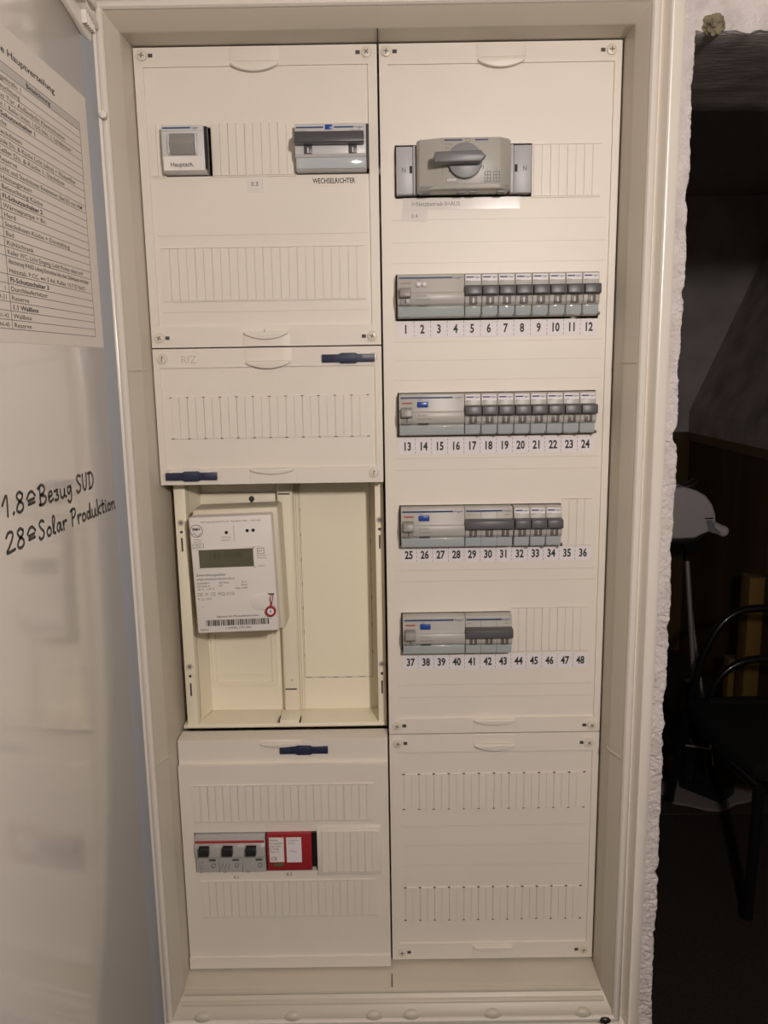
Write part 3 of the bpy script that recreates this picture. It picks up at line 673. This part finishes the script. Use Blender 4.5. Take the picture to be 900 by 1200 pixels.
text('C 35', 2.2, 3, -11, 13.4, prtg, t); text('63A', 2, 3.4, -11, 9.6, prtg, t); text('400V', 1.9, 3.4, -11, 6, prtg, t)
mb = MB()
for k in range(3): mb.prism([(30+k*4, 6), (30.6+k*4, 6), (33+k*4, 13), (32.4+k*4, 13)], -11.1, -9.9, 'y')
mb.build('circuit_symbol', prtg, t)
t = thing('surge_arrester', 'red surge arrester with two white labels beside the three black toggles', 'surge arrester', -147.3, 0, -917)
MB().box(0, 53.5, -12, 12, 0, 47.5).build('body', redp, t, bevel=.8)
l = MB().box(3, 20.5, -12.6, -11.6, 11.5, 43.5).build('data_label', paperg, t)
text('DEHN', 2.4, 4, -12.75, 39, prtk, l); text('Un 230/400V', 2, 4, -12.75, 35, prtk, l, xs=1.0); text('Iimp 12,5kA', 2, 4, -12.75, 31.4, prtk, l); text('In 12,5kA', 2, 4, -12.75, 28, prtk, l); text('Type 1+2', 2, 4, -12.75, 24.4, prtk, l); text('CE', 4.6, 4.5, -12.75, 14, prtk, l)
l = MB().box(23.5, 41.5, -12.6, -11.6, 11, 43.5).build('test_label', paper, t); text('Prüfdatum', 2, 25, -12.75, 39, prtg, l, xs=1.1); text('nächste', 2, 25, -12.75, 35.6, prtg, l); text('Prüfung', 2, 27, -12.75, 25, prtr, l)
MB().box(8, 19, -12.7, -11.6, 6.2, 9.8).build('green_tag', greenl, t)
MB().box(53.8, 59, -9, 8, 3, 47).build('gap_shade', blackp, t)  # black strip painted as the shaded gap right of the arrester

# ------------------------------------------------------------------ meter bay
bay = thing('meter_mounting_plate', 'open cream meter bay with perforated back plate and centre rail', 'mounting plate', 0, 0, -752)
bay.location = (0, 0, FLOOR)
YBK = 72
MB().box(-248, -1, YBK, YBK+8, -752, -452).build('back_plate', ivory, bay)
MB().box(-248, -1, 28, YBK, -752, -747.5).build('bay_floor', ivory, bay, bevel=.6)
MB().box(-244, -3, 24, 27, -749.5, -745).build('front_rim', ivory, bay, bevel=.8)
for x0, x1 in ((-242.5, -229.5), (-11.5, -1.5)):
    p = MB().box(x0, x1, 26, YBK, -748, -452).build('side_post', ivory, bay, bevel=.8)
    cx = (x0+x1)/2
    for z in (-497, -672): MB().ring(cx, z, 2.2, 3.8, 25, 26.2, 20).build('post_ring', liner, p); MB().cyl(cx, z, 2.1, 25.4, 26.1, 14).build('post_hole', prtg, p)
    for z in (-508, -684): MB().cyl(cx, z, 1.7, 25.4, 26.1, 12).build('post_hole', slotm, p)
    for z in (-522, -700): MB().box(cx-.9, cx+.9, 25.4, 26.1, z-9, z+7).build('post_slot', slotm, p)
MB().prism([(-229, 40), (-222, 70), (-222, YBK), (-229, YBK)], -747, -452, 'z').build('side_rib', ivory, bay)
rail = MB().prism([(-129, YBK), (-129, 60), (-127, 57), (-111.5, 57), (-109.5, 60), (-109.5, YBK)], -747, -452, 'z').build('centre_rail', ivory, bay, bevel=.6)
for z in (-470, -715): MB().box(-126.5, -112.5, 56.4, 57.2, z-.8, z+.8).build('rail_slot', slotm, rail)
MB().box(-131, -107, 26, 57, -747.6, -742).build('rail_foot', ivory, rail, bevel=.8)
for x in (-131.8, -106.8): MB().box(x-.7, x+.7, 25, 40, -748, -742.5).build('foot_gap', slotm, rail)
MB().cyl(-118.5, -703, 1.6, 56.5, 57.2, 12).build('rail_boss', liner, rail)
for x in (-107.6, -104.6): MB().box(x-.3, x+.3, YBK-.6, YBK, -747, -452).build('plate_groove', liner, bay)
# dashed punch line of the right field
def dash(x0, z0, x1, z1, n, f=.45):
    for i in range(n):
        a, b = i/n, (i+f)/n
        xa, xb, za, zb = x0+(x1-x0)*a, x0+(x1-x0)*b, z0+(z1-z0)*a, z0+(z1-z0)*b
        MB().box(min(xa, xb)-.35, max(xa, xb)+.35, YBK-.5, YBK+.1, min(za, zb)-.35, max(za, zb)+.35).build('punch_slit', slotm, bay)
dash(-103, -460, -103, -706, 8, .1); dash(-18, -460, -18, -706, 7, .12); dash(-102, -706, -18, -706, 5, .4)
MB().box(-18.4, -18, YBK-.3, YBK, -706, -455).box(-103.2, -102.8, YBK-.3, YBK, -706, -455).box(-103, -18, YBK-.3, YBK, -706.2, -705.8).build('punch_line', prtg, bay)
# left field raised frames
loops(MB(), [(-220, -138, -716, -628, YBK), (-219, -139, -715, -629, YBK-2.5), (-214, -144, -710, -634, YBK-2.5), (-213.4, -144.6, -709.4, -634.6, YBK)]).build('raised_frame', ivory, bay)
MB().box(-222, -130, YBK-4, YBK, -496, -470).build('raised_pad', ivory, bay, bevel=.8)
MB().box(-214, -144, YBK-1.6, YBK, -702, -699.5).build('raised_rib', ivory, bay)
MB().cyl(-160, -477, 3.4, YBK-4.6, YBK-3.9, 18).box(-161.2, -158.8, YBK-4.6, YBK-3.9, -489, -478).build('key_hole', slotm, bay)

# meter on its adapter
mt = thing('electricity_meter', 'white two-way electricity meter with olive display on beige adapter', 'meter', -170, 0, -620)
mt.rotation_euler.y = R(-1.5)
def mb_(): return MB()
MB().box(-46, 52, 14, 55, -4, 141).build('adapter', meterb, mt, bevel=3, seg=3)
MB().box(-46.5, 46.5, -4, 22, 0, 135.5).build('housing', meterw, mt, bevel=2.2, seg=3)
MB().box(-46.2, 46.2, -2, 40, .4, 135).build('rear_shell', meterb, mt, bevel=1.5)
dsp = MB().box(-38, 23.5, -4.2, -3.2, 77, 98).build('display', lcd, mt)
MB().box(-39.5, -38, -4.6, -3, 76, 99).box(23.5, 25, -4.6, -3, 76, 99).box(-39.5, 25, -4.6, -3, 98, 99.4).box(-39.5, 25, -4.6, -3, 75.6, 77).build('display_frame', meterw, mt)
text('1.8.0  017390', 8, -8, -4.35, 87, lcdd, dsp, align='CENTER', xs=.62)
F = -4.25
MB().ring(-38.5, 120, 6.6, 7.3, F, -3.5, 32).build('maker_ring', prtg, mt); text('EMH', 3.2, -38.5, F, 120.4, prtk, mt, align='CENTER', bold=.12)
mb = MB(); mb.tube([(-43.6+i, F+.2, 115.6+2*math.sin(i*.75)) for i in range(11)], .35, 6); mb.build('maker_wave', prtg, mt)
text('Made in', 1.8, -38, F, 109.4, prtg, mt, align='CENTER'); text('Germany', 1.8, -38, F, 106.8, prtg, mt, align='CENTER')
loops(MB(), [(-44, -31.5, 100.4, 105.2, F), (-43.5, -32, 100.9, 104.7, F)]).build('year_box', prtg, mt); text('2022', 2.4, -37.8, F, 101.6, prtg, mt, align='CENTER')
text('EMH metering GmbH & Co. KG   Neu-Galliner Weg 1   19258 Gallin', 1.7, 1, F, 129, prtk, mt, align='CENTER', xs=1.02)
for x, z in ((-5, 117), (18.5, 118.2), (25.2, 118.4)): MB().cyl(x, z, 1.9, F, -3.4, 18).build('optical_port', blackp, mt)
text('10.000 Imp', 1.8, -6, F, 111, prtg, mt, align='CENTER'); text('kWh-PRG', 1.8, -6, F, 107.6, prtg, mt, align='CENTER'); MB().box(3.4, 3.8, F, -3.5, 107, 125).build('divider_line', prtg, mt)
MB().box(11, 32, -4.9, -3.6, 99.6, 101.2).build('display_lip', meterw, mt)
loops(MB(), [(28, 36, 91, 98, F), (28.6, 35.4, 91.6, 97.4, F)]).build('icon_box', prtg, mt); text('P+', 3, 29.5, F, 93, prtg, mt); text('Messwerte', 1.8, 27, F, 88.4, prtg, mt); text('Momentan', 1.8, 27, F, 85.6, prtg, mt); text('MsysKl 2', 1.7, 28, F, 76.5, prtg, mt)
text('Zweirichtungszähler', 3, -43, F, 67.6, prtk, mt); text('eHZB-W22E8-0LHE0-D6-A5O2', 2.4, -43, F, 62.8, prtk, mt, xs=1.0)
for a, b, c, zz in (('3x230/400 V', '230 N.slm', 'Kl. A', 58.4), ('0,25-5(60) A', '327', '50 Hz', 55), ('-40 °C ... +70 °C', '', 'Rdkg 10100', 51.4)):
    text(a, 2.1, -43, F, zz, prtk, mt)
    if b: text(b, 2.1, -18, F, zz, prtk, mt)
    text(c, 2.1, 14, F, zz, prtk, mt, align='RIGHT')
text('DE  M  CE  M22 0102', 4, -43, F, 44.4, prtg, mt, xs=.86); text('IP  [] 11030', 2.4, -43, F, 39.8, prtg, mt); text('i', 3, -38.5, F, 31, prtg, mt)
text('Eigentum des Messstellenbetreibers', 2.5, 1, F, 18.4, prtk, mt, align='CENTER', xs=.98)
mb = MB(); random.seed(3); x = -36.
while x < 36:
    w_ = random.choice((.5, .9, 1.4)); mb.box(x, x+w_, F, -3.5, 8.6, 15.6); x += w_+random.choice((.5, .8, 1.2))
mb.build('barcode', prtk, mt); text('1 EMH00 1772 4901', 2.6, -14, F, 4.4, prtk, mt, xs=1.0); text('0000363', 2, -43, F, 3.6, prtk, mt)
pts_ = [(46.4, 44)]+[(26+9.5*math.cos(a), 35+9.5*math.sin(a)) for a in [R(90+i*20) for i in range(10)]]+[(30, 25.5), (46.4, 25.5)]
MB().prism(pts_, F-.7, -3, 'y').build('seal_recess', paperg, mt, bevel=.5)
t = thing('wire_seal', 'small round red seal hanging on a thread from the white meter', 'seal', -131.5, -6, -600.5)
MB().ring(0, 6, 3.9, 6.1, -3.2, 1, 32).build('seal_ring', seal, t, bevel=.5); d_ = MB().cyl(0, 6, 3.8, -2.4, 0, 28).build('seal_disc', paper, t); MB().box(-.5, .5, -2.7, -2.3, 4.4, 7.4).build('seal_mark', prtk, d_)
MB().tube([(0, -.6, 11.5), (.6, -1.4, 16), (-.4, -1, 20), (1.4, -.4, 25.5)], .55, 6).tube([(1, -.6, 11.5), (2.2, -1.2, 18), (3.4, -.4, 25.5)], .4, 6).build('seal_thread', seal, t)
MB().box(-2.5, 4.5, -.2, .6, 25.2, 26.6).build('thread_pin', togd, t)

# ------------------------------------------------------------------ things in the unlit room
def arc_path(pts, n=5):
    Q = []
    for i in range(len(pts)-1):
        p0, p1, p2, p3 = (Vector(pts[max(i-1, 0)]), Vector(pts[i]), Vector(pts[i+1]), Vector(pts[min(i+2, len(pts)-1)]))
        for k in range(n):
            u = k/n; Q.append(.5*((2*p1)+(p2-p0)*u+(2*p0-5*p1+4*p2-p3)*u*u+(3*p1-p0-3*p2+p3)*u**3))
    return Q+[Vector(pts[-1])]
ch = thing('armchair', 'black tubular chair with rounded back hoops in the dark room', 'chair', 1250, 1480, -1900)
def C(*p): return [(x-1250, y-1480, z+1900) for x, y, z in p]
m_ = lambda x: 2500-x       # mirror across the chair's middle
outer = [(1022, 1690, -1420), (1030, 1685, -1352), (1054, 1682, -1264), (1097, 1680, -1182), (1158, 1680, -1137), (1250, 1680, -1128)]
MB().tube(arc_path(C(*(outer+[(m_(x), y, z) for x, y, z in outer[-2::-1]]))), 13, 12).build('back_hoop', blackm, ch, smooth=True)
inner = [(1062, 1672, -1480), (1078, 1668, -1398), (1114, 1664, -1339), (1174, 1662, -1303), (1250, 1662, -1296)]
MB().tube(arc_path(C(*(inner+[(m_(x), y, z) for x, y, z in inner[-2::-1]]))), 13, 12).build('inner_hoop', blackm, ch, smooth=True)
seat_ = [(1005, 1720), (990, 1500), (995, 1330), (1030, 1240), (1120, 1205), (1250, 1198)]
seat_ += [(m_(x), y) for x, y in seat_[-2::-1]]
MB().prism([(x-1250, y-1480) for x, y in seat_], 400, 455, 'z').build('seat', blackf, ch, bevel=14, seg=3)
MB().prism([(-200, 400), (-190, 470), (190, 470), (200, 400)], 165, 195, 'y').build('backrest', blackf, ch, bevel=6)
for sx in (0, 1):
    f_ = (lambda x: m_(x)) if sx else (lambda x: x)
    MB().tube(C((f_(1000), 1150, -1462), (f_(1008), 1165, -1600), (f_(1016), 1196, -1888)), 15, 12).build('leg', blackm, ch, smooth=True)
    MB().tube(C((f_(1022), 1690, -1425), (f_(1014), 1730, -1560), (f_(1012), 1830, -1888)), 15, 12).build('leg', blackm, ch, smooth=True)
    MB().tube(C((f_(1000), 1150, -1470), (f_(1004), 1400, -1500), (f_(1022), 1690, -1470)), 13, 10).build('side_rail', blackm, ch, smooth=True)
    for q in ((f_(1016), 1197), (f_(1012), 1832)): MB().tube(C((q[0], q[1], -1896), (q[0], q[1], -1870)), 18, 12).build('rubber_foot', blackp, ch)

dv = thing('upright_cleaner', 'upright cleaning device with rounded white head, chrome tubes and black base', 'cleaner', 1120, 1860, -1892)
def D(p): return [(x-1120, z+1892) for x, z in p]
yo = 1790-1860
head = [(880, -760), (925, -735), (974, -731), (1017, -744), (1048, -762), (1070, -790), (1083, -825), (1086, -862), (1075, -880), (1047, -889), (1019, -903), (976, -905), (900, -905), (880, -880)]
hd = MB().prism(D(head), yo-55, yo+70, 'y').build('head', whitep, dv, bevel=16, seg=4)
MB().tube([(1080-1120, yo-10, 1892-862), (1105-1120, yo-14, 1892-878), (1122-1120, yo-16, 1892-888)], [15, 17, 18], 14).blob((1124-1120, yo-16, 1892-888), (19, 18, 19)).build('grip_nub', whitep, dv, smooth=True)
MB().prism(D([(1046, -838), (1072, -838), (1072, -834), (1046, -834)]), yo-57.5, yo-54, 'y').build('trim_bar', blackp, dv)
MB().prism(D([(1050, -842), (1070, -842), (1082, -868), (1100, -884), (1092, -890), (1060, -880)]), yo-58, yo-54, 'y').build('side_trim', bluegr, dv)
MB().prism(D([(985, -735), (1008, -728), (1030, -712), (1036, -722), (1030, -745), (1010, -752)]), yo-20, yo+30, 'y').build('top_tab', blackp, dv, bevel=3)
MB().prism(D([(900, -900), (1030, -900), (1055, -888), (1060, -895), (1036, -915), (1024, -960), (1000, -962), (985, -925), (900, -930)]), yo-45, yo+60, 'y').build('head_underside', blackp, dv, bevel=4)
MB().tube([(1012-1120, yo, 1892-955), (1016-1120, yo, 1892-990)], 13, 12).build('tube_collar', blackp, dv, smooth=True)
MB().tube([(1015-1120, yo, 1892-985), (1054-1120, yo, 1892-1350), (1076-1120, yo+8, 1892-1640)], 8.5, 12).build('chrome_tube', chrome, dv, smooth=True)
MB().tube([(1024-1120, yo+40, 1892-990), (1066-1120, yo+40, 1892-1258), (1156-1120, yo+30, 1892-1750)], 5.5, 12).build('chrome_tube', chrome, dv, smooth=True)
MB().prism([(-44, 57), (65, -65), (140, 0), (30, 125)], 0, 66, 'z').build('base', blackp, dv, bevel=6)
MB().tube([(-20, 20, 60), (-50, -60, 240), (-70, -64, 470)], 20, 10).build('strut', blackm, dv, smooth=True)
MB().tube([(40, -20, 60), (10, -40, 200), (-44, -62, 260)], 17, 10).build('strut', blackm, dv, smooth=True)
MB().box(-84, 6, -80, -60, 205, 240).build('cross_bar', blackp, dv, bevel=4)
MB().tube([(-84, -82, 238), (6, -82, 222)], 3, 8).build('bar_edge', chrome, dv)
n = 40; cl = MB(); ring_o = []; ring_i = []
for i in range(n):
    a = 2*math.pi*i/n; r_ = 1+.13*math.sin(3*a+.4)+.08*math.sin(7*a)
    ring_o.append((1160+190*r_*math.cos(a), 1880+105*r_*math.sin(a), -1895)); ring_i.append((1160+176*r_*math.cos(a), 1880+96*r_*math.sin(a), -1892.4))
cl.add(ring_o+ring_i+[(p[0], p[1], -1896) for p in ring_o], [(i, (i+1) % n, n+(i+1) % n, n+i) for i in range(n)]+[(i, (i+1) % n, 2*n+(i+1) % n, 2*n+i) for i in range(n)]+[tuple(range(n, 2*n)), tuple(range(2*n, 3*n))])
tag(S('floor_cloth', cl, cloth), 'pale crumpled cloth lying on the floor under the black device base', 'cloth')
del bpy.data.objects['floor_cloth']['kind']
for lab, x0, y0, w1, w2, hh in (('tall yellow timber post standing against the brown board', 1480, 2330, 62, 85, 690), ('short yellowish timber offcut beside the tall timber post', 1464, 2440, 58, 60, 300)):
    tp = thing('timber_post', lab, 'timber', x0, y0, -1896, 'timber by the brown board')
    MB().box(0, w1, 0, w2, 0, hh).build('post', yellw, tp, bevel=3)
    MB().box(-2, w1+2, -2, w2+2, hh, hh+3).build('sawn_end', ledgem, tp, bevel=1)
# crumbling foam at the lintel corner
def lump(d): return min(1.35, max(.62, 1+.38*noise.fractal(d*1.6, .9, 2, 3)))*(1+.10*noise.noise(d*7)+.06*noise.noise(d*15))
fo = MB().blob((325, -43, -3), (11, 5, 8.5), 64, 40, lump).build('foam_clump', foamm, None, smooth=True, loc=(0, 0, FLOOR))
tag(fo, 'crumbling brown mounting foam at the corner under the lintel', 'foam')

# ------------------------------------------------------------------ hanging bulb behind the camera (lights the room)
lx, ly, lz = (LAMP[0]*1000, LAMP[1]*1000, (LAMP[2]-FLOOR)*1000)
bl = thing('hanging_bulb', 'bare bulb hanging from the ceiling on a cord', 'lamp', lx, ly, lz)
MB().blob((0, 0, 0), (42, 42, 46), 10, 7).build('bulb', diff, bl, smooth=True)
MB().tube([(0, 0, 50), (0, 0, 105)], [19, 16], 16).build('socket', blackp, bl, smooth=True)
MB().tube([(0, 0, 104), (0, 0, ZC-lz-12)], 3, 8).build('cord', blackp, bl, smooth=True)
MB().tube([(0, 0, ZC-lz-22), (0, 0, ZC-lz)], [40, 44], 20).build('ceiling_rose', hingew, bl)

# stand the Empties of the cabinet, the sheet and the meter bay at their bases
for t_, base in ((cab, (0, -.045, -1.1105)), (sh, (XD*.001, -.208, -.300)), (bay, (-.1245, .05, -.752))):
    t_.location = (base[0], base[1], base[2]+FLOOR)
    for c_ in t_.children: c_.location = Vector(c_.location)-Vector(base)
